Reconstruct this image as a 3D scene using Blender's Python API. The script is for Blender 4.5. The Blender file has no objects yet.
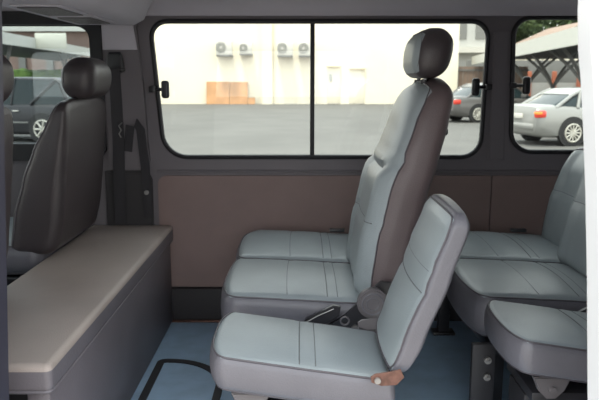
import bpy, bmesh, math, random
from mathutils import Vector, Matrix
random.seed(4)
SC = bpy.context.scene
COL = SC.collection
PI = math.pi

# ------------------------------------------------------------------ camera
F_PX = 670.0
PITCH = math.atan(120 / F_PX)
EYE = 1.03                       # above the van floor, which is z = 0; the car park is z = -0.57
GZ = -0.57
cam = bpy.data.cameras.new('camera')
cam.sensor_width = 36
cam.lens = 36 * F_PX / 600
cam.clip_end = 400
cam.dof.use_dof = True
cam.dof.focus_distance = 1.9
cam.dof.aperture_fstop = 8.0
camo = bpy.data.objects.new('camera', cam)
COL.objects.link(camo)
camo.location = (0, 0, EYE)
camo.rotation_euler = (PI / 2 - PITCH, 0, 0)
SC.camera = camo

# ------------------------------------------------------------------ world, sun, exposure
world = bpy.data.worlds.new('sky')
SC.world = world
world.use_nodes = True
wn = world.node_tree.nodes
wl = world.node_tree.links
bg = wn['Background']
tc = wn.new('ShaderNodeTexCoord')
sepw = wn.new('ShaderNodeSeparateXYZ')
rampw = wn.new('ShaderNodeValToRGB')
wl.new(tc.outputs['Generated'], sepw.inputs[0])
wl.new(sepw.outputs['Z'], rampw.inputs[0])
rampw.color_ramp.elements[0].color = (0.97, 0.97, 0.96, 1)
rampw.color_ramp.elements[1].color = (0.78, 0.88, 0.96, 1)
wl.new(rampw.outputs[0], bg.inputs['Color'])
bg.inputs['Strength'].default_value = 3.2

sun = bpy.data.lights.new('sun', 'SUN')
sun.energy = 5.0
sun.angle = math.radians(9)
sun.color = (1.0, 0.93, 0.82)
suno = bpy.data.objects.new('sun', sun)
COL.objects.link(suno)
suno.rotation_euler = Vector((-0.14, -0.24, 0.96)).to_track_quat('Z', 'Y').to_euler()
suno.location = (-5, -5, 12)

SC.view_settings.view_transform = 'Standard'
SC.view_settings.look = 'None'
SC.view_settings.gamma = 1
SC.view_settings.exposure = 0.0
SC.view_settings.use_curve_mapping = False


# ------------------------------------------------------------------ materials
def mat(name, col, rough=0.6, metal=0.0, noise=0.0, nscale=20, bump=0.0, bscale=200, spec=0.5, col2=None, coat=0.0):
    m = bpy.data.materials.new(name)
    m.use_nodes = True
    n, l = m.node_tree.nodes, m.node_tree.links
    b = n['Principled BSDF']
    b.inputs['Base Color'].default_value = (*col, 1)
    b.inputs['Roughness'].default_value = rough
    b.inputs['Metallic'].default_value = metal
    b.inputs['Specular IOR Level'].default_value = spec
    b.inputs['Coat Weight'].default_value = coat
    t = n.new('ShaderNodeTexCoord')
    if noise or col2:
        nz = n.new('ShaderNodeTexNoise')
        nz.inputs['Scale'].default_value = nscale
        nz.inputs['Detail'].default_value = 5
        l.new(t.outputs['Object'], nz.inputs['Vector'])
        r = n.new('ShaderNodeValToRGB')
        c2 = col2 or tuple(c * (1 - noise) for c in col)
        r.color_ramp.elements[0].position = 0.35
        r.color_ramp.elements[1].position = 0.65
        r.color_ramp.elements[0].color = (*c2, 1)
        r.color_ramp.elements[1].color = (*col, 1)
        l.new(nz.outputs['Fac'], r.inputs[0])
        l.new(r.outputs[0], b.inputs['Base Color'])
    if bump:
        nb = n.new('ShaderNodeTexNoise')
        nb.inputs['Scale'].default_value = bscale
        nb.inputs['Detail'].default_value = 3
        l.new(t.outputs['Object'], nb.inputs['Vector'])
        bp = n.new('ShaderNodeBump')
        bp.inputs['Strength'].default_value = bump
        bp.inputs['Distance'].default_value = 0.004
        l.new(nb.outputs['Fac'], bp.inputs['Height'])
        l.new(bp.outputs[0], b.inputs['Normal'])
    return m


def glass_mat(name, tint, refl=0.05):
    m = bpy.data.materials.new(name)
    m.use_nodes = True
    n, l = m.node_tree.nodes, m.node_tree.links
    n.remove(n['Principled BSDF'])
    out = n['Material Output']
    tr = n.new('ShaderNodeBsdfTransparent')
    tr.inputs[0].default_value = (*[c ** 0.5 for c in tint], 1)   # light crosses two faces of a pane
    gl = n.new('ShaderNodeBsdfGlossy')
    gl.inputs['Roughness'].default_value = 0.02
    mx = n.new('ShaderNodeMixShader')
    mx.inputs[0].default_value = refl
    l.new(tr.outputs[0], mx.inputs[1])
    l.new(gl.outputs[0], mx.inputs[2])
    l.new(mx.outputs[0], out.inputs[0])
    return m


M = {}
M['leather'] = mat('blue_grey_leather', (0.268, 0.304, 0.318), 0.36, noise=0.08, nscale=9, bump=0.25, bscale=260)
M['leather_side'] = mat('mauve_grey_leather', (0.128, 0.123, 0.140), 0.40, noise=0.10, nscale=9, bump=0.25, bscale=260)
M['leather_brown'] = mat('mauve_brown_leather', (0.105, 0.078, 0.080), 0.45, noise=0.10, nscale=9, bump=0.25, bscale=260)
M['leather_dark'] = mat('charcoal_brown_leather', (0.052, 0.042, 0.045), 0.40, noise=0.1, nscale=9, bump=0.25, bscale=260)
M['seam'] = mat('grey_stitching', (0.13, 0.14, 0.145), 0.6)
M['piping'] = mat('dark_piping', (0.070, 0.062, 0.072), 0.5)
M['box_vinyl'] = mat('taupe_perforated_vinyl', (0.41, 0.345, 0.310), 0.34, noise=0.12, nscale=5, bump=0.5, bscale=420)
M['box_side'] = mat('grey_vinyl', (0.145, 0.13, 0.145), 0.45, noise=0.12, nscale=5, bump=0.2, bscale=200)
M['body_trim'] = mat('mauve_grey_painted_trim', (0.165, 0.148, 0.160), 0.55, noise=0.05, nscale=4)
M['head_liner'] = mat('lilac_grey_headliner', (0.52, 0.49, 0.54), 0.8, noise=0.06, nscale=5, bump=0.2, bscale=500)
M['brown_panel'] = mat('brown_vinyl_panel', (0.25, 0.175, 0.160), 0.6, noise=0.10, nscale=6, bump=0.3, bscale=300)
M['kick'] = mat('dark_kick_panel', (0.034, 0.031, 0.033), 0.6)
M['rubber'] = mat('black_rubber', (0.018, 0.017, 0.020), 0.55)
M['black_plastic'] = mat('black_plastic', (0.022, 0.021, 0.024), 0.35)
M['grey_plastic'] = mat('grey_plastic', (0.11, 0.10, 0.105), 0.4)
M['steel'] = mat('steel', (0.33, 0.32, 0.31), 0.45, metal=0.8)
M['rust'] = mat('rusty_steel', (0.17, 0.085, 0.065), 0.5, metal=0.4, noise=0.4, nscale=60)
M['floor'] = mat('blue_floor_vinyl', (0.34, 0.48, 0.63), 0.42, noise=0.14, nscale=14, bump=0.1, bscale=150)
M['belt'] = mat('black_webbing', (0.030, 0.028, 0.032), 0.7, bump=0.4, bscale=500)
M['white_paint'] = mat('white_body_paint', (0.88, 0.88, 0.88), 0.25, coat=0.6)
M['grey_frame'] = mat('slate_blue_door_frame', (0.040, 0.038, 0.055), 0.4)
M['glass'] = glass_mat('window_glass', (0.90, 0.93, 0.88), 0.03)
M['glass_dim'] = glass_mat('tinted_window_glass', (0.60, 0.66, 0.66), 0.06)
M['light_cut'] = glass_mat('light_cut_glass', (0.12, 0.13, 0.13), 0.06)  # dark tint added to unseen windows to keep light off the rear row
M['bounce_pale'] = mat('pale_bounce_surface', (0.40, 0.37, 0.33), 0.85, noise=0.15, nscale=1.2)  # only for the added slab that bounces light into the van
M['asphalt'] = mat('asphalt', (0.108, 0.106, 0.100), 0.9, noise=0.18, nscale=0.6, bump=0.3, bscale=40)
M['cream'] = mat('cream_render', (0.79, 0.72, 0.575), 0.8, noise=0.04, nscale=0.5)
M['cream_dark'] = mat('cream_door_paint', (0.62, 0.54, 0.40), 0.7)
M['ply'] = mat('plywood', (0.50, 0.27, 0.13), 0.7, noise=0.2, nscale=1.5)
M['ac_white'] = mat('off_white_metal', (0.55, 0.53, 0.48), 0.5)
M['dark_grille'] = mat('grille_grey', (0.16, 0.16, 0.15), 0.6)
M['canopy_white'] = mat('white_canopy_steel', (0.50, 0.50, 0.46), 0.5)
M['canopy_under'] = mat('grey_canopy_sheet', (0.115, 0.125, 0.13), 0.7)
M['brown_wall'] = mat('brown_cladding', (0.22, 0.15, 0.125), 0.8, noise=0.15, nscale=1)
M['grass'] = mat('hedge_green', (0.11, 0.19, 0.04), 0.9, col2=(0.05, 0.10, 0.02), nscale=3)
M['leaf'] = mat('tree_green', (0.07, 0.10, 0.03), 0.9, col2=(0.035, 0.06, 0.02), nscale=1)
M['bark'] = mat('bark', (0.08, 0.06, 0.045), 0.9)
M['silver'] = mat('silver_car_paint', (0.25, 0.25, 0.235), 0.32, metal=0.3, coat=0.4)
M['car_grey'] = mat('grey_car_paint', (0.11, 0.105, 0.10), 0.35, metal=0.3, coat=0.3)
M['car_black'] = mat('black_car_paint', (0.010, 0.010, 0.012), 0.4, coat=0.1)
M['car_white'] = mat('white_car_paint', (0.55, 0.57, 0.57), 0.3, coat=0.5)
M['car_glass'] = mat('dark_car_glass', (0.015, 0.025, 0.027), 0.12, spec=0.3)
M['tail_red'] = mat('red_lamp_lens', (0.60, 0.05, 0.03), 0.25)
M['tail_orange'] = mat('amber_lamp_lens', (0.85, 0.28, 0.05), 0.25)
M['tyre'] = mat('tyre_rubber', (0.02, 0.02, 0.02), 0.8)
M['alloy'] = mat('alloy_wheel', (0.50, 0.48, 0.42), 0.35, metal=0.5)
M['red_column'] = mat('brick_red_paint', (0.42, 0.13, 0.07), 0.7)
M['grey_wall'] = mat('pale_grey_render', (0.42, 0.42, 0.40), 0.8, noise=0.1, nscale=0.6)
M['roof_tile'] = mat('brown_roof_tile', (0.24, 0.17, 0.13), 0.8)
M['paper'] = mat('off_white_board', (0.62, 0.61, 0.52), 0.7)


# ------------------------------------------------------------------ mesh helpers
def tag(o, label=None, cat=None, group=None, kind=None):
    if label: o['label'] = label
    if cat: o['category'] = cat
    if group: o['group'] = group
    if kind: o['kind'] = kind
    return o


def thing(name, label, cat, loc=(0, 0, 0), rz=0, group=None):
    o = bpy.data.objects.new(name, None)
    o.empty_display_size = 0.05
    COL.objects.link(o)
    o.location = loc
    o.rotation_euler = (0, 0, rz)
    return tag(o, label, cat, group)


def obj(name, bm, m, parent=None, smooth=True, label=None, angle=40):
    me = bpy.data.meshes.new(name)
    bmesh.ops.recalc_face_normals(bm, faces=bm.faces)
    bm.to_mesh(me)
    bm.free()
    mats = m if isinstance(m, (list, tuple)) else [m]
    for q in mats:
        me.materials.append(q)
    if smooth:
        for p in me.polygons:
            p.use_smooth = True
        me.set_sharp_from_angle(angle=math.radians(angle))
    o = bpy.data.objects.new(name, me)
    COL.objects.link(o)
    if parent is not None:
        o.parent = parent
    if label:
        o['label'] = label
    return o


def copy_tree(o, parent=None):
    c = o.copy()
    COL.objects.link(c)
    if parent is not None:
        c.parent = parent
    for ch in list(o.children):
        copy_tree(ch, c)
    return c


def box(bm, x0, x1, y0, y1, z0, z1, bev=0.0, seg=2, mi=0):
    r = bmesh.ops.create_cube(bm, size=1)
    vs = r['verts']
    for v in vs:
        v.co = Vector(((x0 + x1) / 2 + v.co.x * (x1 - x0), (y0 + y1) / 2 + v.co.y * (y1 - y0), (z0 + z1) / 2 + v.co.z * (z1 - z0)))
    es = list({e for v in vs for e in v.link_edges})
    fs = list({f for v in vs for f in v.link_faces})
    for f in fs: f.material_index = mi
    if bev > 0:
        bmesh.ops.bevel(bm, geom=es, offset=bev, segments=seg, affect='EDGES', profile=0.5)
    return bm


def tube(bm, pts, r, seg=8, closed=False, cap=True):
    pts = [Vector(p) for p in pts]
    n = len(pts)
    rings = []
    up = None
    for i, p in enumerate(pts):
        a = pts[(i - 1) % n] if (closed or i > 0) else p
        b = pts[(i + 1) % n] if (closed or i < n - 1) else p
        t = (b - a)
        if t.length < 1e-9: t = Vector((0, 0, 1))
        t.normalize()
        if up is None:
            up = Vector((0, 0, 1)) if abs(t.z) < 0.9 else Vector((1, 0, 0))
        s = t.cross(up)
        if s.length < 1e-6:
            s = t.cross(Vector((0, 1, 0)))
        s.normalize()
        up = s.cross(t).normalized()
        rr = r[i] if isinstance(r, (list, tuple)) else r
        rings.append([bm.verts.new(p + s * math.cos(2 * PI * k / seg) * rr + up * math.sin(2 * PI * k / seg) * rr) for k in range(seg)])
    m = n if closed else n - 1
    for i in range(m):
        A, B = rings[i], rings[(i + 1) % n]
        for k in range(seg):
            bm.faces.new((A[k], A[(k + 1) % seg], B[(k + 1) % seg], B[k]))
    if not closed and cap:
        bm.faces.new(rings[0])
        bm.faces.new(rings[-1][::-1])
    return bm


def cyl(bm, c, r, h, axis='Y', seg=24, r2=None, bev=0.0):
    """cylinder centred on c along axis"""
    c = Vector(c)
    rot = {'Z': Matrix(), 'Y': Matrix.Rotation(PI / 2, 4, 'X'), 'X': Matrix.Rotation(PI / 2, 4, 'Y')}[axis]
    res = bmesh.ops.create_cone(bm, cap_ends=True, segments=seg, radius1=r, radius2=r if r2 is None else r2, depth=h,
                                matrix=Matrix.Translation(c) @ rot)
    if bev:
        vs = set(res['verts'])
        es = [e for e in bm.edges if e.verts[0] in vs and e.verts[1] in vs and any(len(f.verts) > 4 for f in e.link_faces)]
        bmesh.ops.bevel(bm, geom=es, offset=bev, segments=2, affect='EDGES')
    return bm


def ring(bm, c, r, t, seg=24, axis='Y'):
    pts = []
    for k in range(seg):
        a = 2 * PI * k / seg
        if axis == 'Y': pts.append((c[0] + r * math.cos(a), c[1], c[2] + r * math.sin(a)))
        else: pts.append((c[0] + r * math.cos(a), c[1] + r * math.sin(a), c[2]))
    return tube(bm, pts, t, 6, closed=True)


def prism(bm, poly, y0, y1, bev=0.0):
    """polygon of (x, z) extruded from y0 to y1"""
    a = [bm.verts.new((x, y0, z)) for x, z in poly]
    b = [bm.verts.new((x, y1, z)) for x, z in poly]
    n = len(poly)
    fs = [bm.faces.new(a), bm.faces.new(b[::-1])]
    for i in range(n):
        fs.append(bm.faces.new((a[i], b[i], b[(i + 1) % n], a[(i + 1) % n])))
    if bev:
        es = list({e for f in fs[:2] for e in f.edges})
        bmesh.ops.bevel(bm, geom=es, offset=bev, segments=2, affect='EDGES')
    return bm


def rrect(x0, x1, z0, z1, r, n=8):
    """rounded rectangle outline; r may be four radii: BL, BR, TR, TL"""
    rs = r if isinstance(r, (list, tuple)) else (r,) * 4
    out = []
    for (cx, cz, a0, q) in ((x0, z0, PI, rs[0]), (x1, z0, 1.5 * PI, rs[1]), (x1, z1, 0, rs[2]), (x0, z1, 0.5 * PI, rs[3])):
        ccx = cx + q if cx == x0 else cx - q
        ccz = cz + q if cz == z0 else cz - q
        for k in range(n + 1):
            a = a0 + PI / 2 * k / n
            out.append((ccx + q * math.cos(a), ccz + q * math.sin(a)))
    return out


def skew(pts, kx, zref):
    """lean an outline: shift x with height"""
    return [(x + kx(x) * (z - zref), z) for x, z in pts]


def holed_plate(outer, holes, y0, y1):
    """plate in the x-z plane with holes, thickness y0..y1 -> bmesh"""
    cu = bpy.data.curves.new('tmp', 'CURVE')
    cu.dimensions = '2D'
    cu.fill_mode = 'BOTH'
    cu.extrude = (y1 - y0) / 2
    for poly in [outer] + holes:
        sp = cu.splines.new('POLY')
        sp.points.add(len(poly) - 1)
        for p, (x, z) in zip(sp.points, poly):
            p.co = (x, z, 0, 1)
        sp.use_cyclic_u = True
    o = bpy.data.objects.new('tmp', cu)
    COL.objects.link(o)
    dg = bpy.context.evaluated_depsgraph_get()
    me = bpy.data.meshes.new_from_object(o.evaluated_get(dg))
    bm = bmesh.new()
    bm.from_mesh(me)
    bmesh.ops.remove_doubles(bm, verts=bm.verts, dist=1e-5)
    for v in bm.verts:
        v.co = Vector((v.co.x, (y0 + y1) / 2 + v.co.z, v.co.y))
    bpy.data.objects.remove(o)
    bpy.data.curves.remove(cu)
    bpy.data.meshes.remove(me)
    return bm


def axis_pts(h, r, m):
    """sample positions along one half-extent h with dense corners of radius r"""
    c = [h - r + r * math.tan(PI / 4 * k / 4) for k in range(5)]
    inner = [-(h - r) + 2 * (h - r) * k / m for k in range(m + 1)]
    return [-x for x in c[::-1]][:-1] + inner + c[1:]


def pad(bm, hx, hy, hz, r, fn, step=0.018, front=None):
    """rounded box centred at the origin, half extents h*, edge radius r, every point passed through fn"""
    r = min(r, hx * 0.98, hy * 0.98, hz * 0.98)
    ax = [axis_pts(h, r, max(1, int(2 * (h - r) / step))) for h in (hx, hy, hz)]
    H = (hx, hy, hz)
    cache = {}

    def vert(p):
        key = tuple(round(c, 6) for c in p)
        if key in cache: return cache[key]
        q = Vector([max(-(H[i] - r), min(H[i] - r, p[i])) for i in range(3)])
        d = Vector(p) - q
        if d.length > 1e-9: d = d.normalized() * r
        v = bm.verts.new(fn(q + d))
        cache[key] = v
        return v
    for a in range(3):
        b, c = (a + 1) % 3, (a + 2) % 3
        for s in (-1, 1):
            for i in range(len(ax[b]) - 1):
                for j in range(len(ax[c]) - 1):
                    vs = []
                    for (u, w) in ((i, j), (i + 1, j), (i + 1, j + 1), (i, j + 1)):
                        p = [0, 0, 0]
                        p[a] = s * H[a]; p[b] = ax[b][u]; p[c] = ax[c][w]
                        vs.append(vert(p))
                    if s < 0: vs = vs[::-1]
                    if len(set(vs)) == 4:
                        try:
                            f = bm.faces.new(vs)
                            f.material_index = 0 if (front is None or (a, s) == front) else 1
                        except ValueError: pass
    return bm


def lerp_table(tab, z):
    if z <= tab[0][0]: return tab[0][1:]
    for a, b in zip(tab, tab[1:]):
        if z <= b[0]:
            t = (z - a[0]) / (b[0] - a[0])
            t = t * t * (3 - 2 * t) * 0.35 + t * 0.65
            return tuple(a[i] + (b[i] - a[i]) * t for i in range(1, len(a)))
    return tab[-1][1:]


def edge_loop(hx, hy, hz, r, side, axis, n=10, out=0.0):
    """closed path round the rounded box, following the edge that borders the face axis=side (y: axis 1, z: axis 2, x: axis 0)"""
    o = r * (1 - math.cos(PI / 4))
    H = [hx, hy, hz]
    b, c = [(1, 2), (0, 2), (0, 1)][axis]
    hb, hc = H[b] - o + out, H[c] - o + out
    rr = r * 0.9
    pts = []
    for (sb, sc, a0) in ((-1, -1, PI), (1, -1, 1.5 * PI), (1, 1, 0), (-1, 1, PI / 2)):
        for k in range(6):
            a = a0 + PI / 2 * k / 5
            p = [0, 0, 0]
            p[b] = sb * (hb - rr) + rr * math.cos(a)
            p[c] = sc * (hc - rr) + rr * math.sin(a)
            p[axis] = side * (H[axis] - o + out)
            pts.append(p)
    # subdivide long runs
    res = []
    for i, p in enumerate(pts):
        q = pts[(i + 1) % len(pts)]
        d = (Vector(q) - Vector(p)).length
        m = max(1, int(d / 0.025))
        for k in range(m):
            res.append(Vector(p).lerp(Vector(q), k / m))
    return res


# ================================================================== VAN SHELL
WY = 2.80                                     # inner face of the far side wall
NY = 1.22                                     # inner face of the near side wall
XL, XR = -2.3, 3.2


def lean(kl, kr, xm, w):
    return lambda x: (kl if x < xm else kr) * min(1, abs(x - xm) / w)


win_mid = skew(rrect(-0.592, 0.765, 0.708, 1.268, (0.10, 0.085, 0.075, 0.075)), lambda x: -0.075 * (1 if x < -0.3 else 0) + 0.02 * (1 if x > 0.4 else 0), 0.99)
win_right = skew(rrect(0.870, 2.1, 0.730, 1.283, (0.09, 0.09, 0.075, 0.075)), lambda x: -0.03 * (1 if x < 1.2 else 0), 1.0)
win_left = skew(rrect(-1.75, -0.842, 0.76, 1.258, (0.06, 0.03, 0.07, 0.1)), lambda x: 0, 1.0)


def inset(pts, d):
    cx = sum(p[0] for p in pts) / len(pts); cz = sum(p[1] for p in pts) / len(pts)
    n = len(pts); out = []
    for i in range(n):
        a, b = Vector(pts[i - 1]), Vector(pts[(i + 1) % n])
        t = (b - a).normalized()
        nrm = Vector((-t.y, t.x))
        if nrm.dot(Vector((cx, cz)) - Vector(pts[i])) < 0: nrm = -nrm
        out.append((pts[i][0] + nrm.x * d, pts[i][1] + nrm.y * d))
    return out


# floor, ceiling
bm = bmesh.new(); box(bm, XL, XR, NY - 0.02, WY + 0.06, -0.05, 0.0)
tag(obj('floor', bm, M['floor'], smooth=False), kind='structure')

# ceiling with a cove that turns down into the far wall
def sweep_x(bm, prof, xs, drop=None):
    rings = []
    for x in xs:
        rings.append([bm.verts.new((x, y, z - (drop(x, y, z) if drop else 0))) for y, z in prof])
    for a, b in zip(rings, rings[1:]):
        for k in range(len(prof)):
            bm.faces.new((a[k], a[(k + 1) % len(prof)], b[(k + 1) % len(prof)], b[k]))
    bm.faces.new(rings[0]); bm.faces.new(rings[-1][::-1])


prof = []
for k in range(9):
    a = PI / 2 * k / 8
    prof.append((WY - 0.02 - 0.14 + 0.14 * math.sin(PI / 2 - a) , 1.285 + 0.075 * math.sin(a)))
prof += [(NY + 0.1, 1.36), (NY + 0.02, 1.33), (NY - 0.05, 1.33), (NY - 0.05, 1.44), (WY + 0.06, 1.44), (WY + 0.06, 1.285)]
bm = bmesh.new()
sweep_x(bm, prof, [XL + (XR - XL) * k / 40 for k in range(41)])
tag(obj('ceiling', bm, M['head_liner']), kind='structure')

# far wall with three window openings
outer = [(XL, -0.05), (XR, -0.05), (XR, 1.40), (XL, 1.40)]
wb = obj('wall_back', holed_plate(outer, [win_mid, win_right, win_left], WY, WY + 0.05), M['body_trim'], angle=30)
tag(wb, kind='structure')

# windows: gasket, glass, divider, latches
def gasket(path, r=0.010, y=WY - 0.002):
    bm = bmesh.new()
    tube(bm, [(x, y, z) for x, z in path], r, 8, closed=True)
    return bm


def pane(path, y, t=0.004):
    bm = bmesh.new()
    prism(bm, path, y, y + t)
    return bm


def latch(parent, x, z, side):
    bm = bmesh.new()
    box(bm, x - 0.020 * side - 0.013, x - 0.020 * side + 0.013, WY - 0.030, WY - 0.004, z - 0.012, z + 0.012, 0.003)
    cyl(bm, (x + 0.006 * side, WY - 0.018, z), 0.007, 0.055, 'X', 12)
    o = obj('latch', bm, M['black_plastic'], parent)
    bm = bmesh.new()
    pad(bm, 0.016, 0.012, 0.036, 0.011, lambda p: Vector((x + 0.034 * side + p.x, WY - 0.022 + p.y, z + p.z)))
    obj('latch_grip', bm, M['black_plastic'], o)
    return o


w = obj('window_2', gasket(inset(win_mid, 0.004)), M['rubber']); tag(w, kind='structure')
obj('window_glass', pane(inset(win_mid, 0.004), WY + 0.02), M['glass'], w, smooth=False)
bm = bmesh.new(); box(bm, 0.042, 0.060, WY - 0.004, WY + 0.03, 0.716, 1.262, 0.003)
obj('divider', bm, M['rubber'], w)
latch(w, -0.585, 0.992, 1)

latch(w, 0.752, 1.002, -1)
w = obj('window_3', gasket(inset(win_right, 0.004)), M['rubber']); tag(w, kind='structure')
obj('window_glass', pane(inset(win_right, 0.004), WY + 0.02), M['glass'], w, smooth=False)
latch(w, 0.892, 1.008, 1)
w = obj('window_1', gasket(inset(win_left, 0.004)), M['rubber']); tag(w, kind='structure')
obj('window_glass', pane(inset(win_left, 0.004), WY + 0.02), M['glass_dim'], w, smooth=False)

# dark frame round the front side window
bm = holed_plate(rrect(-1.82, -0.80, 0.70, 1.300, 0.07), [rrect(-1.74, -0.848, 0.77, 1.250, (0.05, 0.03, 0.06, 0.06))], WY - 0.035, WY - 0.002)
tag(obj('trim_1', bm, M['rubber'], angle=30), kind='structure')

# brown vinyl panels under the windows, kick panel, pillar covers
bm = bmesh.new(); prism(bm, rrect(-0.598, 0.803, 0.150, 0.634, (0.004, 0.004, 0.004, 0.035)), WY - 0.014, WY - 0.001, 0.003)
tag(obj('trim_2', bm, M['brown_panel']), kind='structure')
bm = bmesh.new(); prism(bm, rrect(0.808, 2.6, 0.150, 0.634, 0.004), WY - 0.014, WY - 0.001, 0.003)
tag(obj('trim_3', bm, M['brown_panel']), kind='structure')
bm = bmesh.new(); box(bm, -0.66, 2.6, WY - 0.035, WY - 0.001, 0.0, 0.146, 0.006)
tag(obj('baseboard_back', bm, M['kick']), kind='structure')
bm = bmesh.new(); box(bm, -0.60, 0.3, WY - 0.050, WY - 0.036, 0.0, 0.010, 0.003)
tag(obj('trim_4', bm, M['rust']), kind='structure')
# ledge rail above the panels
bm = bmesh.new()
tube(bm, [(-0.60, WY - 0.002, 0.652), (2.6, WY - 0.002, 0.652)], 0.006, 8)
tag(obj('trim_5', bm, M['body_trim']), kind='structure')
# header strip over the windows
bm = bmesh.new(); box(bm, -0.63, 2.6, WY - 0.016, WY - 0.001, 1.295, 1.312, 0.006)
tag(obj('trim_6', bm, M['body_trim']), kind='structure')
# door pillar cover behind the front seats, lighter above and dark below
bm = bmesh.new()
prism(bm, [(-0.80, 0.66), (-0.650, 0.66), (-0.625, 0.70), (-0.632, 0.80), (-0.640, 1.0), (-0.660, 1.25), (-0.80, 1.25)], WY - 0.03, WY - 0.001, 0.008)
tag(obj('trim_7', bm, M['body_trim']), kind='structure')
bm = bmesh.new()
prism(bm, [(-0.815, 0.0), (-0.625, 0.0), (-0.620, 0.62), (-0.64, 0.655), (-0.815, 0.655)], WY - 0.034, WY - 0.001, 0.008)
tag(obj('trim_8', bm, M['kick']), kind='structure')
# lighter cap on top of the door pillar
bm = bmesh.new()
prism(bm, [(-0.795, 1.15), (-0.655, 1.15), (-0.668, 1.25), (-0.68, 1.29), (-0.795, 1.29)], WY - 0.042, WY - 0.031, 0.004)
tag(obj('trim_11', bm, M['head_liner']), kind='structure')
# pillar cover between the two rear windows
bm = bmesh.new()
prism(bm, [(0.785, 0.70), (0.855, 0.70), (0.842, 1.0), (0.850, 1.225), (0.782, 1.225), (0.790, 1.0)], WY - 0.016, WY - 0.001, 0.006)
tag(obj('trim_9', bm, M['body_trim']), kind='structure')

# near side wall: front door window, sliding door opening, rear window
opening = skew(rrect(-0.547, 0.58, 0.0, 1.215, (0.02, 0.02, 0.08, 0.06)), lambda x: 0.059 if x < 0 else -0.02, 1.0)
fw = rrect(-1.75, -0.80, 0.72, 1.22, 0.06)
rw = rrect(1.70, 2.9, 0.72, 1.22, 0.08)
bm = holed_plate([(XL, -0.35), (XR, -0.35), (XR, 1.40), (XL, 1.40)], [opening, fw, rw], NY - 0.03, NY + 0.03)
tag(obj('wall_front', bm, [M['grey_frame']], angle=30), kind='structure')
w = obj('window_4', gasket(inset(fw, 0.003), 0.012, NY), M['rubber']); tag(w, kind='structure')
obj('window_glass', pane(inset(fw, 0.003), NY), M['glass_dim'], w, smooth=False)
w = obj('window_5', gasket(inset(rw, 0.003), 0.012, NY), M['rubber']); tag(w, kind='structure')
obj('window_glass', pane(inset(rw, 0.003), NY), M['light_cut'], w, smooth=False)
# rubber door seal along the left edge of the doorway
bm = bmesh.new()
tube(bm, [(-0.632, NY - 0.034, 0.02), (-0.605, NY - 0.034, 0.4), (-0.575, NY - 0.034, 0.9), (-0.560, NY - 0.034, 1.10), (-0.555, NY - 0.034, 1.19), (-0.50, NY - 0.034, 1.27)], 0.008, 8)
tag(obj('trim_10', bm, M['grey_frame']), kind='structure')


def end_wall(name, x0, x1, hole):
    bm = holed_plate([(NY - 0.03, -0.05), (WY + 0.06, -0.05), (WY + 0.06, 1.40), (NY - 0.03, 1.40)], [hole], x0, x1)
    for v in bm.verts:
        v.co = Vector((v.co.y, v.co.x, v.co.z))
    o = obj(name, bm, M['body_trim'], angle=30)
    tag(o, kind='structure')


end_wall('wall_left', XL - 0.05, XL, rrect(NY + 0.08, WY - 0.05, 0.72, 1.28, 0.08))
end_wall('wall_right', XR, XR + 0.05, rrect(NY + 0.5, WY - 0.5, 0.85, 1.15, 0.08))

for i_, (hole_, x_, mt_) in enumerate(((rrect(NY + 0.082, WY - 0.052, 0.722, 1.278, 0.08), XL - 0.02, 'glass'), (rrect(NY + 0.502, WY - 0.502, 0.852, 1.148, 0.08), XR + 0.02, 'light_cut'))):
    bm = bmesh.new(); prism(bm, hole_, x_, x_ + 0.004)
    for v in bm.verts: v.co = Vector((v.co.y, v.co.x, v.co.z))
    w = obj('window_%d' % (6 + i_), bm, M[mt_], smooth=False); tag(w, kind='structure')

# ------------------------------------------------------------------ sliding door, slid open outside the body
door = thing('sliding_door', 'white painted sliding door pushed open at the right of the doorway', 'door', (0.52, 1.10, GZ + 0.25))
dx, dy, dz = 0.52, 1.10, GZ + 0.25
edge = [(0.565, -0.25), (0.538, 0.30), (0.521, 0.48), (0.505, 0.68), (0.490, 0.84), (0.478, 0.95), (0.468, 1.03), (0.460, 1.08), (0.455, 1.14), (0.453, 1.20), (0.452, 1.30)]
bm = bmesh.new()
poly = [(x - dx, z - dz) for x, z in edge] + [(1.62 - dx, 1.30 - dz), (1.66 - dx, -0.25 - dz)]
prism(bm, poly, 1.085 - dy, 1.135 - dy)
obj('door_panel', bm, M['white_paint'], door)
bm = bmesh.new()
prism(bm, [(x - dx, z - dz) for x, z in rrect(0.66, 1.50, 0.76, 1.22, 0.07)], 1.078 - dy, 1.0845 - dy, 0.002)
obj('door_window', bm, M['car_glass'], door)
bm = bmesh.new()
box(bm, 0.62 - dx, 0.76 - dx, 1.040 - dy, 1.060 - dy, 0.56 - dz, 0.59 - dz, 0.008)
box(bm, 0.625 - dx, 0.645 - dx, 1.055 - dy, 1.076 - dy, 0.565 - dz, 0.585 - dz, 0.003)
box(bm, 0.735 - dx, 0.755 - dx, 1.055 - dy, 1.076 - dy, 0.565 - dz, 0.585 - dz, 0.003)
obj('door_handle', bm, M['white_paint'], door)

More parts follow.
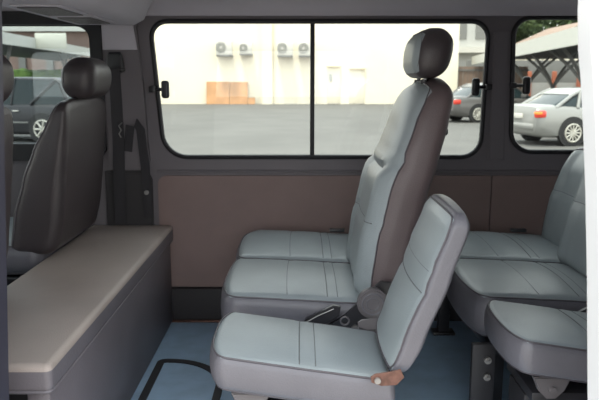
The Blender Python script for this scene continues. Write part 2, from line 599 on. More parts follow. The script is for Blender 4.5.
# ------------------------------------------------------------------ ceiling air duct with two grilles
vent = thing('air_vent_panel', 'grey ceiling air duct panel with two grilles above the front seats', 'air vent', (-0.735, 2.15, 1.245))
bm = bmesh.new()
ap = [(-0.145, 0.0), (0.075, 0.0), (0.115, 0.02), (0.165, 0.112), (-0.165, 0.112)]
prism(bm, ap, -0.88, 0.60, 0.006)
obj('panel', bm, M['head_liner'], vent)
for y0, y1 in ((-0.16, 0.12), (0.17, 0.43)):
    bm = bmesh.new()
    box(bm, -0.10, 0.045, y0, y1, -0.006, -0.0005, 0.002)
    g = obj('grille_frame', bm, M['head_liner'], vent)
    bm = bmesh.new()
    k = 0
    y = y0 + 0.02
    while y < y1 - 0.015:
        box(bm, -0.085, 0.030, y, y + 0.006, -0.010, -0.0062)
        y += 0.013
    obj('louvre', bm, M['grey_plastic'], g, smooth=False)['kind'] = 'stuff'

# ------------------------------------------------------------------ oval rubber strip on the floor
def xyloop(x0, x1, y0, y1, r, n=10):
    return rrect(x0, x1, y0, y1, r, n)


bm = bmesh.new()
lo = xyloop(-0.528, -0.262, 1.34, 2.36, (0.05, 0.20, 0.225, 0.03), 14)
li = inset(lo, 0.026)
n = len(lo)
top = [[bm.verts.new((x, y, 0.005)) for x, y in L] for L in (lo, li)]
bot = [[bm.verts.new((x, y, 0.0005)) for x, y in L] for L in (lo, li)]
for i in range(n):
    j = (i + 1) % n
    bm.faces.new((top[0][i], top[0][j], top[1][j], top[1][i]))
    bm.faces.new((bot[0][i], bot[0][j], bot[1][j], bot[1][i]))
    bm.faces.new((top[0][i], top[0][j], bot[0][j], bot[0][i]))
    bm.faces.new((top[1][i], top[1][j], bot[1][j], bot[1][i]))
tag(obj('floor_strip', bm, M['rubber']), 'black rubber strip curving in a loop on the blue floor', 'rubber strip')


# ================================================================== SEATS
def stitch(name, paths, parent, r=0.0016, m=None, closed=False):
    bm = bmesh.new()
    for p in paths:
        tube(bm, p, r, 6, closed=closed)
    return obj(name, bm, m or M['piping'], parent)


def cushion(parent, x0, x1, y0, y1, ztop, T, r, tilt, lines, mtop, mside, name='cushion', crown=0.012, pipe=True, taper=0.0, prnd=(0.020, 0.020)):
    """seat cushion: front (left) at x0. side faces get the side leather, seams run at the given x fractions"""
    cx, cy = (x0 + x1) / 2, (y0 + y1) / 2
    hx, hy, hz = (x1 - x0) / 2, (y1 - y0) / 2, T / 2

    def fn(p):
        u, v, t = p.x / hx, p.y / hy, p.z / hz
        z = p.z
        if t > 0:
            z += crown * (1 - u * u) * (1 - v * v) * t
            for lx in lines:
                z -= 0.004 * math.exp(-((u - lx) * hx / 0.010) ** 2) * t * (1 - v ** 6)
        y = p.y * (1 - taper * max(0, -u) ** 3)
        x = p.x - 0.014 * (1 - v * v) * max(0, -u) + (prnd[0] if v < 0 else prnd[1]) * abs(v) ** 5 * max(0, -u) ** 2
        # belly of the skirt
        if abs(v) > 0.8 or abs(u) > 0.8:
            k = math.cos(t * PI / 2)
            x += 0.006 * u * k
            y += 0.006 * v * k
        z += -tilt * (u + 1) * hx
        return Vector((cx + x, cy + y, ztop - hz + z))
    bm = bmesh.new()
    pad(bm, hx, hy, hz, r, fn, 0.016, (2, 1))
    o = obj(name, bm, [mtop, mside], parent)
    if pipe:
        loop = [fn(p) for p in edge_loop(hx, hy, hz, r, 1, 2, out=0.001)]
        stitch('piping', [loop], o, 0.0024, closed=True)
        loop = [fn(p) for p in edge_loop(hx, hy, hz, r, -1, 2, out=0.0005)]
        stitch('lower_piping', [loop], o, 0.002, closed=True)
    ps = []
    for lx in lines:
        ps.append([fn(Vector((lx * hx, hy * (1 - r / hy * 0.9) * (k / 24 * 2 - 1), hz + 0.0006))) for k in range(25)])
    if ps: stitch('seam', ps, o, 0.0014, M['seam'])
    return o


def backrest(parent, tab, y0, y1, r, mfront, mside, name='backrest', crease=None, bolster=0.0, seams=(), topround=0.0, toptaper=0.0, piping=True, puff=(0.0, 0.0)):
    """tab rows: (z, x_front, x_rear). front faces -x"""
    z0, z1 = tab[0][0], tab[-1][0]
    cy = (y0 + y1) / 2
    hy, hz, hx = (y1 - y0) / 2, (z1 - z0) / 2, 0.06
    rr = min(r, hx * 0.95)

    def fn(p):
        w = (p.z + hz) / (2 * hz)
        z = z0 + w * (z1 - z0)
        xf, xr = lerp_table(tab, z)
        s = (p.x + hx) / (2 * hx)
        x = xf + (xr - xf) * s
        v = p.y / hy
        y = cy + p.y * (1 - toptaper * max(0, (w - 0.55) / 0.45) ** 2)
        z -= topround * v * v * max(0, (w - 0.5) * 2) ** 2
        f = max(0.0, 1 - s * 2.2)
        if bolster:
            lowpart = 1.0
            if crease is not None:
                lowpart = max(0.0, min(1.0, (crease - z) / 0.03))
            k = max(0.0, (abs(v) - 0.45) / 0.30)
            k = min(1, k)
            k = k * k * (3 - 2 * k)
            x += f * bolster * (1 - k) * lowpart * 1.0
        if crease is not None:
            zc = crease - 0.035 * math.cos(v * PI / 2)
            x += f * 0.010 * math.exp(-((z - zc) / 0.012) ** 2)
        for sz in seams:
            x += f * 0.004 * math.exp(-((z - sz) / 0.009) ** 2)
        pk = puff[0]
        if crease is not None:
            pk = puff[0] + (puff[1] - puff[0]) * max(0.0, min(1.0, (z - crease + 0.04) / 0.06))
        x -= max(0.0, 1 - s * 1.5) * pk * (1 - abs(v) ** 5) * min(1.0, (1 - abs(2 * w - 1)) * 6)
        x -= f * 0.012 * (1 - v * v)
        return Vector((x, y, z))
    bm = bmesh.new()
    pad(bm, hx, hy, hz, rr, fn, 0.014, (0, -1))
    o = obj(name, bm, [mfront, mside], parent)
    if piping:
        loop = [fn(p) for p in edge_loop(hx, hy, hz, rr, -1, 0, out=0.001)]
        stitch('piping', [loop], o, 0.0024, closed=True)
    ps = []
    for sz in seams:
        pz = (sz - z0) / (z1 - z0) * 2 * hz - hz
        ps.append([fn(Vector((-hx - 0.0010, hy * 0.86 * (k / 24 * 2 - 1), pz))) for k in range(25)])
    if ps: stitch('seam', ps, o, 0.0014, M['seam'])
    return o


def headrest(parent, cx, cy, zb, zt, tx, wy, mf, ms, lean_=0.10, posts=True):
    hx, hy, hz = tx / 2, wy / 2, (zt - zb) / 2
    zc = (zb + zt) / 2

    def fn(p):
        u, v, t = p.x / hx, p.y / hy, p.z / hz
        x = p.x * (1 - 0.22 * max(0, t) ** 2 - 0.12 * max(0, -t)) - 0.008 * (1 - v * v) * (1 if u < 0 else 0)
        y = p.y * (1 - 0.20 * max(0, t) ** 2 - 0.06 * max(0, -t))
        z = p.z
        x += lean_ * p.z
        return Vector((cx + x, cy + y, zc + z))
    bm = bmesh.new()
    pad(bm, hx, hy, hz, min(hx, hy, hz) * 0.84, fn, 0.014, (0, -1))
    o = obj('headrest', bm, [mf, ms], parent)
    r0 = min(hx, hy, hz) * 0.84
    stitch('seam', [[fn(p) for p in edge_loop(hx, hy, hz, r0, -1, 0, out=0.0005)]], o, 0.0014, closed=True)
    if posts:
        for sy in (-0.055, 0.055):
            bm = bmesh.new()
            tube(bm, [(cx - 0.022, cy + sy, zb - 0.05), (cx - 0.012, cy + sy, zb + 0.02)], 0.006, 10)
            obj('headrest_post', bm, M['steel'], parent)
            bm = bmesh.new()
            cyl(bm, (cx - 0.018, cy + sy, zb - 0.010), 0.011, 0.012, 'Z', 12)
            obj('post_collar', bm, M['black_plastic'], parent)
    return o


def belt_buckle(parent, x, y, z):
    bm = bmesh.new()
    box(bm, x - 0.03, x + 0.03, y - 0.012, y + 0.012, z, z + 0.012, 0.003)
    obj('belt_buckle', bm, M['black_plastic'], parent)


# ---------------- bench seat (local origin: front foot line, x = 0 at the cushion front, y = 0 at the near side)
BX, BY = -0.225, 1.85


def make_bench():
    t = thing('bench_seat', 'blue-grey leather double bench seat with one tall headrest in the middle row', 'seat', (BX, BY, 0))
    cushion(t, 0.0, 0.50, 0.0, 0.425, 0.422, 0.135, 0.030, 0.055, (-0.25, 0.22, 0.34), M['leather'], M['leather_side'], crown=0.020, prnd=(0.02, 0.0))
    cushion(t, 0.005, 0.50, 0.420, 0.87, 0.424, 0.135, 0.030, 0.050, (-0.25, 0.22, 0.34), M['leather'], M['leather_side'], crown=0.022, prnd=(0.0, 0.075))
    dxx = -BX
    tab = [(0.36, 0.212, 0.30), (0.45, 0.208, 0.315), (0.56, 0.222, 0.335), (0.70, 0.253, 0.368), (0.81, 0.285, 0.398), (0.92, 0.320, 0.424), (1.0, 0.352, 0.438), (1.038, 0.378, 0.438)]
    tab = [(z, a + dxx, b + dxx) for z, a, b in tab]
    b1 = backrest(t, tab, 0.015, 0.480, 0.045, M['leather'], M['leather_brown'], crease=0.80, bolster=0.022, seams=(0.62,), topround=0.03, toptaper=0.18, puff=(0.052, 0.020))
    tab2 = [(0.36, 0.255, 0.32), (0.45, 0.255, 0.33), (0.56, 0.265, 0.345), (0.68, 0.295, 0.37), (0.79, 0.335, 0.39)]
    tab2 = [(z, a + dxx, b + dxx) for z, a, b in tab2]
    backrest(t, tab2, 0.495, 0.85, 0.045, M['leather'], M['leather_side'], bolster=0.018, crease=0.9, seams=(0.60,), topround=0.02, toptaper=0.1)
    headrest(t, 0.388 + dxx, 0.232, 1.035, 1.180, 0.112, 0.26, M['leather'], M['leather_dark'], 0.14)
    # steel frame
    bm = bmesh.new()
    box(bm, 0.05, 0.50, 0.03, 0.84, 0.225, 0.262, 0.006)
    obj('seat_frame', bm, M['black_plastic'], t)
    for x in (0.08, 0.44):
        for y in (0.06, 0.78):
            bm = bmesh.new()
            box(bm, x - 0.022, x + 0.022, y - 0.02, y + 0.02, 0.012, 0.226, 0.004)
            box(bm, x - 0.045, x + 0.045, y - 0.03, y + 0.03, 0.0, 0.012, 0.003)
            obj('leg', bm, M['black_plastic'], t)
    # recliner bracket on the near side
    bm = bmesh.new()
    P = [(0.095, 0.318), (0.172, 0.368), (0.232, 0.432), (0.268, 0.468), (0.30, 0.465), (0.352, 0.40), (0.36, 0.30), (0.20, 0.272), (0.13, 0.272)]
    P = [(x + dxx - 0.040, z) for x, z in P]
    prism(bm, P, -0.022, -0.012, 0.002)
    br = obj('recliner_bracket', bm, M['black_plastic'], t)
    bm = bmesh.new()
    cx, cz = 0.205 + dxx, 0.410
    cyl(bm, (cx, -0.036, cz), 0.044, 0.028, 'Y', 40, bev=0.006)
    cover = obj('recliner_cover', bm, M['grey_plastic'], t)
    bm = bmesh.new()
    ring(bm, (cx, -0.050, cz), 0.030, 0.002, 32)
    ring(bm, (cx, -0.050, cz), 0.018, 0.0015, 32)
    obj('cover_ring', bm, M['leather_side'], cover)
    bm = bmesh.new(); ring(bm, (0.128 + dxx, -0.025, 0.352), 0.012, 0.003)
    obj('washer_ring', bm, M['grey_plastic'], t)
    bm = bmesh.new(); cyl(bm, (0.158 + dxx, -0.030, 0.330), 0.011, 0.016, 'Y', 20, bev=0.002); cyl(bm, (0.158 + dxx, -0.042, 0.330), 0.006, 0.010, 'Y', 6)
    obj('pivot_bolt', bm, M['steel'], t)
    # recliner lever
    bm = bmesh.new()
    prism(bm, [(x + dxx, z) for x, z in [(0.000, 0.340), (0.018, 0.362), (0.095, 0.402), (0.115, 0.398), (0.112, 0.372), (0.09, 0.355), (0.03, 0.330)]], -0.040, -0.022, 0.003)
    lv = obj('recliner_lever', bm, M['black_plastic'], t)
    bm = bmesh.new()
    tube(bm, [(0.010 + dxx, -0.042, 0.350), (0.050 + dxx, -0.042, 0.373), (0.096 + dxx, -0.042, 0.394)], 0.0016, 8)
    obj('chrome_strip', bm, M['steel'], lv)
    # knob on the rear side of the backrest
    bm = bmesh.new()
    cyl(bm, (0.395 + dxx + 0.025, 0.13, 0.880), 0.011, 0.03, 'X', 14, bev=0.003)
    obj('release_knob', bm, M['black_plastic'], t)
    belt_buckle(t, 0.15 + dxx, 0.80, 0.425)
    return t


bench = make_bench()
b2 = copy_tree(bench)
b2.location = (0.510, 1.85, 0)
b2['label'] = 'dark blue-grey leather double bench seat in the rear row beside white door edge'
for o in (bench, b2): o['group'] = 'leather double bench seats'
for ch in b2.children:
    n_ = ch.name.split('.')[0]
    if n_ in ('backrest', 'headrest', 'headrest_post', 'post_collar', 'release_knob'):
        # the rear row is reclined further: turn about the hinge at (0.45, z 0.40)
        a = math.radians(4)
        piv = Vector((0.455, 0, 0.41))
        mt = Matrix.Translation(piv) @ Matrix.Rotation(a, 4, 'Y') @ Matrix.Translation(-piv)
        ch.matrix_local = mt

# ---------------- folding jump seats in the aisle
JX, JY = -0.198, 1.40


def make_jump():
    t = thing('jump_seat', 'small pale blue-grey leather folding seat in the doorway, nearest the camera', 'seat', (JX, JY, 0))
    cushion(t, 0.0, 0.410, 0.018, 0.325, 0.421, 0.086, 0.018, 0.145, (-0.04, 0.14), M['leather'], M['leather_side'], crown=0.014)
    tab = [(0.378, 0.202, 0.245), (0.45, 0.226, 0.280), (0.60, 0.280, 0.336), (0.72, 0.322, 0.372), (0.752, 0.338, 0.366)]
    tab = [(z, a - JX, b - JX) for z, a, b in tab]
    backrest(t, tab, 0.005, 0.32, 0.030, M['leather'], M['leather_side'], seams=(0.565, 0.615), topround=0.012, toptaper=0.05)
    # hinges
    for y, nm in ((-0.012, 0), (0.327, 1)):
        bm = bmesh.new()
        prism(bm, [(x - JX, z) for x, z in [(0.158, 0.372), (0.156, 0.384), (0.166, 0.391), (0.200, 0.396), (0.222, 0.402), (0.230, 0.384), (0.214, 0.366), (0.18, 0.364)]], y - 0.003, y + 0.004, 0.001)
        h = obj('hinge', bm, M['rust'] if nm == 0 else M['grey_plastic'], t, label='rusty brown steel hinge' if nm == 0 else None)
        bm = bmesh.new()
        s = -1 if nm == 0 else 1
        cyl(bm, (0.171 - JX, y + s * 0.006, 0.378), 0.007, 0.010, 'Y', 16, bev=0.002)
        obj('hinge_bolt', bm, M['steel'], h)
    # arm that carries the seat, bolted to the bench, and a folding leg
    bm = bmesh.new()
    box(bm, 0.05, 0.36, 0.06, 0.26, 0.245, 0.272, 0.004)
    obj('seat_frame', bm, M['black_plastic'], t)
    for x in (0.06, 0.33):
        bm = bmesh.new()
        box(bm, x - 0.014, x + 0.014, 0.10, 0.22, 0.010, 0.247, 0.003)
        box(bm, x - 0.035, x + 0.035, 0.08, 0.24, 0.0, 0.010, 0.002)
        obj('leg', bm, M['rubber'], t)
    bm = bmesh.new()
    prism(bm, [(0.04, 0.325), (0.13, 0.325), (0.115, 0.290), (0.095, 0.270), (0.075, 0.270), (0.055, 0.290)], 0.03, 0.05, 0.003)
    cyl(bm, (0.085, 0.027, 0.295), 0.008, 0.01, 'Y', 12)
    obj('leg_bracket', bm, M['grey_plastic'], t)
    return t


jump = make_jump()
j2 = copy_tree(jump)
j2.location = (0.505, 1.435, 0.022)
j2['label'] = 'dark grey-blue leather folding seat cut off by the white door edge at right'
for o in (jump, j2): o['group'] = 'folding aisle seats'

# black bracket plate beside the rear jump seat
pl = thing('seat_mounting_bracket', 'black steel mounting plate with two bolts under the rear folding seat', 'bracket', (0.515, 1.79, 0))
bm = bmesh.new()
box(bm, -0.03, 0.035, -0.012, 0.008, 0.0, 0.30, 0.003)
obj('plate', bm, M['rubber'], pl)
for z in (0.255, 0.205):
    bm = bmesh.new(); cyl(bm, (0.012, -0.018, z), 0.010, 0.012, 'Y', 18, bev=0.002); cyl(bm, (0.012, -0.027, z), 0.005, 0.008, 'Y', 6)
    obj('bolt', bm, M['steel'], pl)

# ---------------- padded engine cover box behind the front seats
bx = thing('padded_box', 'long taupe vinyl padded box with grey sides behind the front seats', 'storage box', (-0.71, 2.068, 0))
ox, oy = -0.71, 2.068
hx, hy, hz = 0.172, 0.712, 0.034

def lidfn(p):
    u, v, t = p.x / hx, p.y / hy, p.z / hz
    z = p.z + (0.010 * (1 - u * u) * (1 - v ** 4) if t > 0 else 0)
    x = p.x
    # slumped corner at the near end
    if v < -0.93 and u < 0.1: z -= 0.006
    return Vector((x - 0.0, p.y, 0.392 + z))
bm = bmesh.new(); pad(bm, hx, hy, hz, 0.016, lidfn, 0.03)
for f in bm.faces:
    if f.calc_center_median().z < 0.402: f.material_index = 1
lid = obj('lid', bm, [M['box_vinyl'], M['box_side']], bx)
stitch('piping', [[lidfn(p) for p in edge_loop(hx, hy, hz, 0.016, -1, 2, out=0.001)]], lid, 0.004, M['box_side'], closed=True)
bm = bmesh.new()
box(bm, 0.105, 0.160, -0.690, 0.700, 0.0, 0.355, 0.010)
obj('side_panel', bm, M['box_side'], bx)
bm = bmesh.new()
box(bm, -0.160, 0.104, -0.60, 0.700, 0.0, 0.352, 0.004)  # black block standing in for the shade inside the open compartment
obj('recess_shade', bm, M['rubber'], bx)

# ---------------- front seats (backs towards the middle row)
def front_seat(name_label, loc):
    t = thing('front_seat', name_label, 'seat', loc)
    # local x = 0 at the seat back's foot, front towards -x; y = 0 centre
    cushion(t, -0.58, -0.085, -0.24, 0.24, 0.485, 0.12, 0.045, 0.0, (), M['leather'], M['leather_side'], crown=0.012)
    tab = [(0.442, -0.19, -0.03), (0.57, -0.170, 0.0), (0.70, -0.130, 0.015), (0.80, -0.088, 0.027), (0.90, -0.035, 0.037), (0.972, 0.0, 0.037)]
    backrest(t, tab, -0.245, 0.245, 0.036, M['leather_dark'], M['leather_dark'], bolster=0.02, topround=0.018, toptaper=0.05)
    headrest(t, 0.040, 0.0, 0.965, 1.108, 0.120, 0.27, M['leather_dark'], M['leather_dark'], 0.05)
    bm = bmesh.new(); box(bm, -0.55, -0.12, -0.22, 0.22, 0.33, 0.363, 0.01)
    obj('seat_rail', bm, M['black_plastic'], t)
    bm = bmesh.new(); box(bm, -0.54, -0.14, -0.21, 0.21, 0.0, 0.329, 0.01)
    obj('pedestal', bm, M['kick'], t)
    return t


fs = front_seat('dark leather front seat beside the far front window, back edge catching light', (-0.80, 2.44, 0))
fs2 = front_seat('dark leather front seat nearest the doorway, cut off at left', (-0.90, 1.66, 0))
fs2.location = (-0.830, 1.645, 0)
fs['group'] = fs2['group'] = 'front seats'

# ---------------- seat belts on the pillar
def ribbon(bm, pts, w, t=0.002, axis=Vector((1, 0, 0))):
    pts = [Vector(p) for p in pts]
    rows = []
    for i, p in enumerate(pts):
        a = pts[max(0, i - 1)]; b = pts[min(len(pts) - 1, i + 1)]
        tg = (b - a).normalized()
        s = (axis - tg * axis.dot(tg)).normalized()
        nrm = tg.cross(s).normalized() * t / 2
        rows.append([bm.verts.new(p + s * w / 2 + nrm), bm.verts.new(p - s * w / 2 + nrm), bm.verts.new(p - s * w / 2 - nrm), bm.verts.new(p + s * w / 2 - nrm)])
    for a, b in zip(rows, rows[1:]):
        for k in range(4):
            bm.faces.new((a[k], a[(k + 1) % 4], b[(k + 1) % 4], b[k]))
    bm.faces.new(rows[0]); bm.faces.new(rows[-1][::-1])


sb = thing('seat_belt', 'black seat belt hanging down the pillar beside the far front seat', 'seat belt', (-0.745, WY - 0.04, 1.10))
bm = bmesh.new()
pad(bm, 0.036, 0.012, 0.040, 0.011, lambda p: Vector((p.x * (1 - 0.25 * max(0, p.z / 0.04)), p.y - 0.006, p.z)))
obj('anchor_cover', bm, M['black_plastic'], sb)
bm = bmesh.new(); box(bm, -0.042, 0.042, -0.024, -0.010, -0.036, -0.022, 0.004)
obj('belt_guide', bm, M['black_plastic'], sb)
bm = bmesh.new()
ribbon(bm, [(0, -0.026, -0.025), (0.004, -0.030, -0.15), (0.006, -0.032, -0.30), (0.002, -0.034, -0.48), (0.0, -0.034, -0.66)], 0.047)
obj('webbing', bm, M['belt'], sb)
bm = bmesh.new()
tube(bm, [(0.020, -0.040, -0.300), (0.012, -0.042, -0.285), (0.022, -0.042, -0.270), (0.012, -0.042, -0.252), (0.026, -0.040, -0.240)], 0.003, 8)
obj('belt_tongue', bm, M['steel'], sb)
sb2 = thing('seat_belt', 'black seat belt looped low against the pillar foot above the box', 'seat belt', (-0.66, WY - 0.04, 0.56))
bm = bmesh.new()
ribbon(bm, [(-0.050, -0.006, 0.18), (-0.035, -0.010, 0.285), (-0.012, -0.012, 0.30), (0.008, -0.012, 0.27), (0.020, -0.010, 0.12), (0.024, -0.008, -0.10)], 0.036)
obj('webbing', bm, M['belt'], sb2)
bm = bmesh.new(); cyl(bm, (0.022, -0.014, 0.01), 0.010, 0.010, 'Y', 14, bev=0.002)
obj('anchor_bolt', bm, M['steel'], sb2)
bm = bmesh.new(); cyl(bm, (-0.075, -0.012, 0.0), 0.009, 0.010, 'Y', 14, bev=0.002)
box(bm, -0.082, -0.068, -0.014, -0.008, -0.12, 0.0, 0.002)
obj('belt_anchor', bm, M['steel'], sb2)

# ================================================================== CAR PARK
bm = bmesh.new(); box(bm, -120, 120, -60, 140, GZ - 0.2, GZ)
tag(obj('ground', bm, M['asphalt'], smooth=False), kind='structure')
bm = bmesh.new(); box(bm, -12, 12, -9, 0.9, GZ + 0.001, GZ + 0.03)  # unseen pale slab, added to throw light up onto the van ceiling
tag(obj('bounce_slab', bm, M['bounce_pale'], smooth=False), kind='structure')

# ---------------- cream building
BYY = 45.8
bl = thing('building', 'long cream rendered building across the car park with faint doors', 'building', (0, BYY, GZ))
bm = bmesh.new(); box(bm, -12.6, 10.6, 0, 12, 0, 7.5)
obj('wall', bm, M['cream'], bl, smooth=False)
bm = bmesh.new(); box(bm, -2.55, -1.85, -0.25, -0.002, 0, 7.5)
obj('pilaster', bm, M['cream'], bl, smooth=False)
for (x0, x1, h) in ((1.85, 2.70, 2.45), (3.35, 4.35, 2.3)):
    bm = bmesh.new(); box(bm, x0, x1, -0.06, -0.002, 0.02, h, 0.02)
    d = obj('door', bm, M['cream'], bl)
    bm = bmesh.new(); box(bm, x0 - 0.05, x1 + 0.05, -0.25, -0.062, h + 0.01, h + 0.11, 0.02)
    obj('door_canopy', bm, M['cream_dark'], bl)
bm = bmesh.new(); box(bm, 1.95, 2.15, -0.09, -0.062, 1.5, 2.0, 0.01)
obj('letter_slot', bm, M['grey_wall'], bl)

ac = None
for i, (px, z, wd, lab) in enumerate(((-4.98, 3.22, 1.08, 'large white air conditioner unit with round fan, leftmost of four on the cream wall'),
                            (-3.55, 3.28, 0.86, 'small white air conditioner unit second from left on the cream wall'),
                            (-0.98, 3.18, 1.05, 'white air conditioner unit third from left, right of the pilaster'),
                            (0.42, 3.18, 1.05, 'white air conditioner unit rightmost of four, partly behind window divider'))):
    if ac is None:
        ac = thing('air_conditioner', lab, 'air conditioner', (px, BYY - 0.75, GZ + z), group='air conditioners on the cream wall')
        bm = bmesh.new(); box(bm, -0.5, 0.5, -0.18, 0.18, 0, 0.8, 0.03)
        obj('casing', bm, M['ac_white'], ac)
        bm = bmesh.new(); cyl(bm, (-0.18, -0.195, 0.42), 0.31, 0.02, 'Y', 28)
        obj('fan_opening', bm, M['dark_grille'], ac)
        bm = bmesh.new()
        for r_ in (0.1, 0.18, 0.26): ring(bm, (-0.18, -0.215, 0.42), r_, 0.014, 24)
        cyl(bm, (-0.18, -0.21, 0.42), 0.07, 0.02, 'Y', 16)
        obj('fan_guard', bm, M['ac_white'], ac)
        bm = bmesh.new()
        box(bm, -0.48, 0.48, -0.2, 0.749, -0.07, -0.005)
        obj('bracket', bm, M['dark_grille'], ac, smooth=False)
        a = ac
    else:
        a = copy_tree(ac)
    a.location = (px, BYY - 0.75, GZ + z)
    a.scale = (wd, 1, wd * 1.05)
    a['label'] = lab

# plywood boards leaning at the foot of the wall
for (x0, x1, h, lab) in ((-6.28, -4.75, 1.52, 'tall plywood board leaning at left against the cream wall'),
                         (-4.72, -3.50, 1.50, 'tall plywood board leaning at right against the cream wall'),
                         (-3.48, -3.02, 0.45, 'short plywood offcut beside the leaning boards')):
    bm = bmesh.new()
    prism(bm, [(x0, 0), (x1, 0), (x1, h), (x0, h)], -0.03, 0.03)
    o = obj('plywood_board', bm, M['ply'], smooth=False)
    o.location = (0, BYY - 0.40, GZ)
    o.rotation_euler = (math.radians(-12), 0, 0)
    tag(o, lab, 'board', 'plywood boards by the cream wall')


# ---------------- cars
def loft(bm, secs):
    rings = [[bm.verts.new(p) for p in s] for s in secs]
    n = len(rings[0])
    for a, b in zip(rings, rings[1:]):
        for k in range(n):
            bm.faces.new((a[k], a[(k + 1) % n], b[(k + 1) % n], b[k]))
    bm.faces.new(rings[0]); bm.faces.new(rings[-1][::-1])


def car(label, loc, rz, paint, L=4.5, W=1.74, Ht=1.4, hatch=False, lamp='tail_red', ohang=1.0, group=None):
    """rear at x=0, nose towards +x, y = 0 centre line, z = 0 road"""
    t = thing('car', label, 'car', loc, rz, group)
    hw = W / 2
    rw, fw_ = ohang, L - 0.85
    belt = 0.94 if not hatch else 1.0
    if hatch:
        st = [(0.0, .35, .75, .88), (0.06, .28, belt - .05, .97), (0.4, .2, belt, 1), (1.5, .2, belt, 1), (3.0, .2, belt - .03, 1), (L - 1.0, .2, .92, .99), (L - .35, .22, .80, .93), (L - .05, .28, .66, .82), (L, .35, .55, .76)]
    else:
        st = [(0.0, .35, .80, .86), (0.05, .28, .95, .93), (0.25, .22, .985, .98), (0.8, .2, .985, 1), (1.6, .2, belt, 1), (3.0, .2, belt - .02, 1), (L - 1.1, .2, .90, .99), (L - .4, .22, .78, .93), (L - .05, .28, .64, .82), (L, .35, .55, .76)]
    secs = []
    for x, zb, zt, wf in st:
        w_ = hw * wf
        h = zt - zb
        half = [(w_ * .86, zb), (w_ * .97, zb + .06), (w_, zb + h * .35), (w_ * .995, zb + h * .62), (w_ * .96, zt - .09), (w_ * .90, zt - .02), (w_ * .6, zt + .015)]
        ring_ = [(x, y, z) for y, z in half] + [(x, -y, z) for y, z in half[::-1]]
        secs.append(ring_)
    bm = bmesh.new(); loft(bm, secs)
    obj('body', bm, paint, t, angle=50)
    # greenhouse
    zt = Ht
    if hatch:
        g = [(0.10, belt - .04, belt + .02, .84), (0.32, belt - .03, zt - .12, .80), (0.50, belt - .03, zt - .02, .78), (1.6, belt - .03, zt, .78), (2.5, belt - .03, zt - .03, .77), (3.35, belt - .04, belt + .0, .86)]
    else:
        g = [(0.55, belt - .02, belt + .02, .80), (1.05, belt - .03, zt - .16, .76), (1.35, belt - .03, zt - .03, .73), (1.9, belt - .03, zt, .73), (2.5, belt - .03, zt - .03, .73), (3.35, belt - .04, belt - .02, .84)]
    secs = []
    for x, zb, ztp, wf in g:
        w0, w1 = hw * .90, hw * wf
        half = [(w0, zb), ((w0 + w1) / 2 + 0.01, (zb + ztp) / 2), (w1, ztp - .03 * (ztp > zb + .1)), (w1 * .8, ztp)]
        secs.append([(x, y, z) for y, z in half] + [(x, -y, z) for y, z in half[::-1]])
    bm = bmesh.new(); loft(bm, secs)
    obj('windows', bm, M['car_glass'], t, angle=50)
    # roof skin and pillars
    bm = bmesh.new()
    roof = [s for s in g if s[2] > zt - .2]
    secs = []
    for x, zb, ztp, wf in roof:
        w1 = hw * wf + .012
        secs.append([(x, w1, ztp - .05), (x, w1 * .97, ztp - .005), (x, w1 * .75, ztp + .018), (x, -w1 * .75, ztp + .018), (x, -w1 * .97, ztp - .005), (x, -w1, ztp - .05)])
    loft(bm, secs)
    for s in (-1, 1):
        def side(i, f):
            x, zb, ztp, wf = g[i]
            return Vector((x, s * (hw * .90 * (1 - f) + hw * wf * f + 0.006), zb + (ztp - zb) * f))
        tube(bm, [side(0, 0.2), side(1, .97), side(2, .98)], 0.045 if not hatch else 0.06, 6)
        tube(bm, [side(5, 0.3), side(4, .97)], 0.03, 6)
        bb = side(3, .97); tube(bm, [Vector((bb.x + .1, s * (hw * .90 + .004), belt - .02)), bb], 0.028, 6)
        cc = Vector((1.15, s * (hw * .90 + .004), belt - .02)); tube(bm, [cc, side(2, .95) + Vector((-.05, 0, 0))], 0.05, 6)
    obj('roof', bm, paint, t, angle=50)
    # wheels
    R_ = 0.325 if not hatch else 0.35
    for x in (rw, fw_):
        for s in (-1, 1):
            bm = bmesh.new(); cyl(bm, (x, s * (hw - .05), R_ + .02), R_ + .055, .112, 'Y', 32)
            obj('wheel_arch', bm, M['tyre'], t)
            bm = bmesh.new(); cyl(bm, (x, s * (hw - .085), R_), R_, .2, 'Y', 32, bev=.025)
            wh = obj('wheel', bm, M['tyre'], t)
            bm = bmesh.new()
            yy = s * (hw + .018)
            ring(bm, (x, yy, R_), R_ * .66, .022, 32)
            cyl(bm, (x, yy, R_), .055, .03, 'Y', 16)
            for k in range(12 if not hatch else 7):
                a = 2 * PI * k / (12 if not hatch else 7)
                tube(bm, [(x + .04 * math.cos(a), yy, R_ + .04 * math.sin(a)), (x + R_ * .64 * math.cos(a), yy, R_ + R_ * .64 * math.sin(a))], .020 if not hatch else .03, 6)
            obj('rim', bm, M['alloy'], wh)
    # lamps
    for s in (-1, 1):
        bm = bmesh.new()
        zl = .70 if not hatch else .82
        box(bm, -0.025, 0.26, s * (hw * .93) - .06, s * (hw * .93) + .06, zl, zl + .17, .04)
        lm = obj('tail_lamp', bm, M['tail_red'], t)
        if lamp == 'tail_orange':
            bm = bmesh.new(); box(bm, -0.03, 0.14, s * (hw * .93) - .075, s * (hw * .93) + .068, zl + .075, zl + .15, .03)
            obj('indicator', bm, M['tail_orange'], lm)
        bm = bmesh.new(); box(bm, L - .28, L - .04, s * (hw * .78) - .14, s * (hw * .78) + .10, .56, .68, .03)
        obj('head_lamp', bm, M['ac_white'], t)
        for x in (1.45, 2.45):
            bm = bmesh.new(); box(bm, x, x + .18, s * hw - .02, s * hw + .022, .80, .83, .008)
            obj('door_handle', bm, M['ac_white'] if hatch else paint, t)
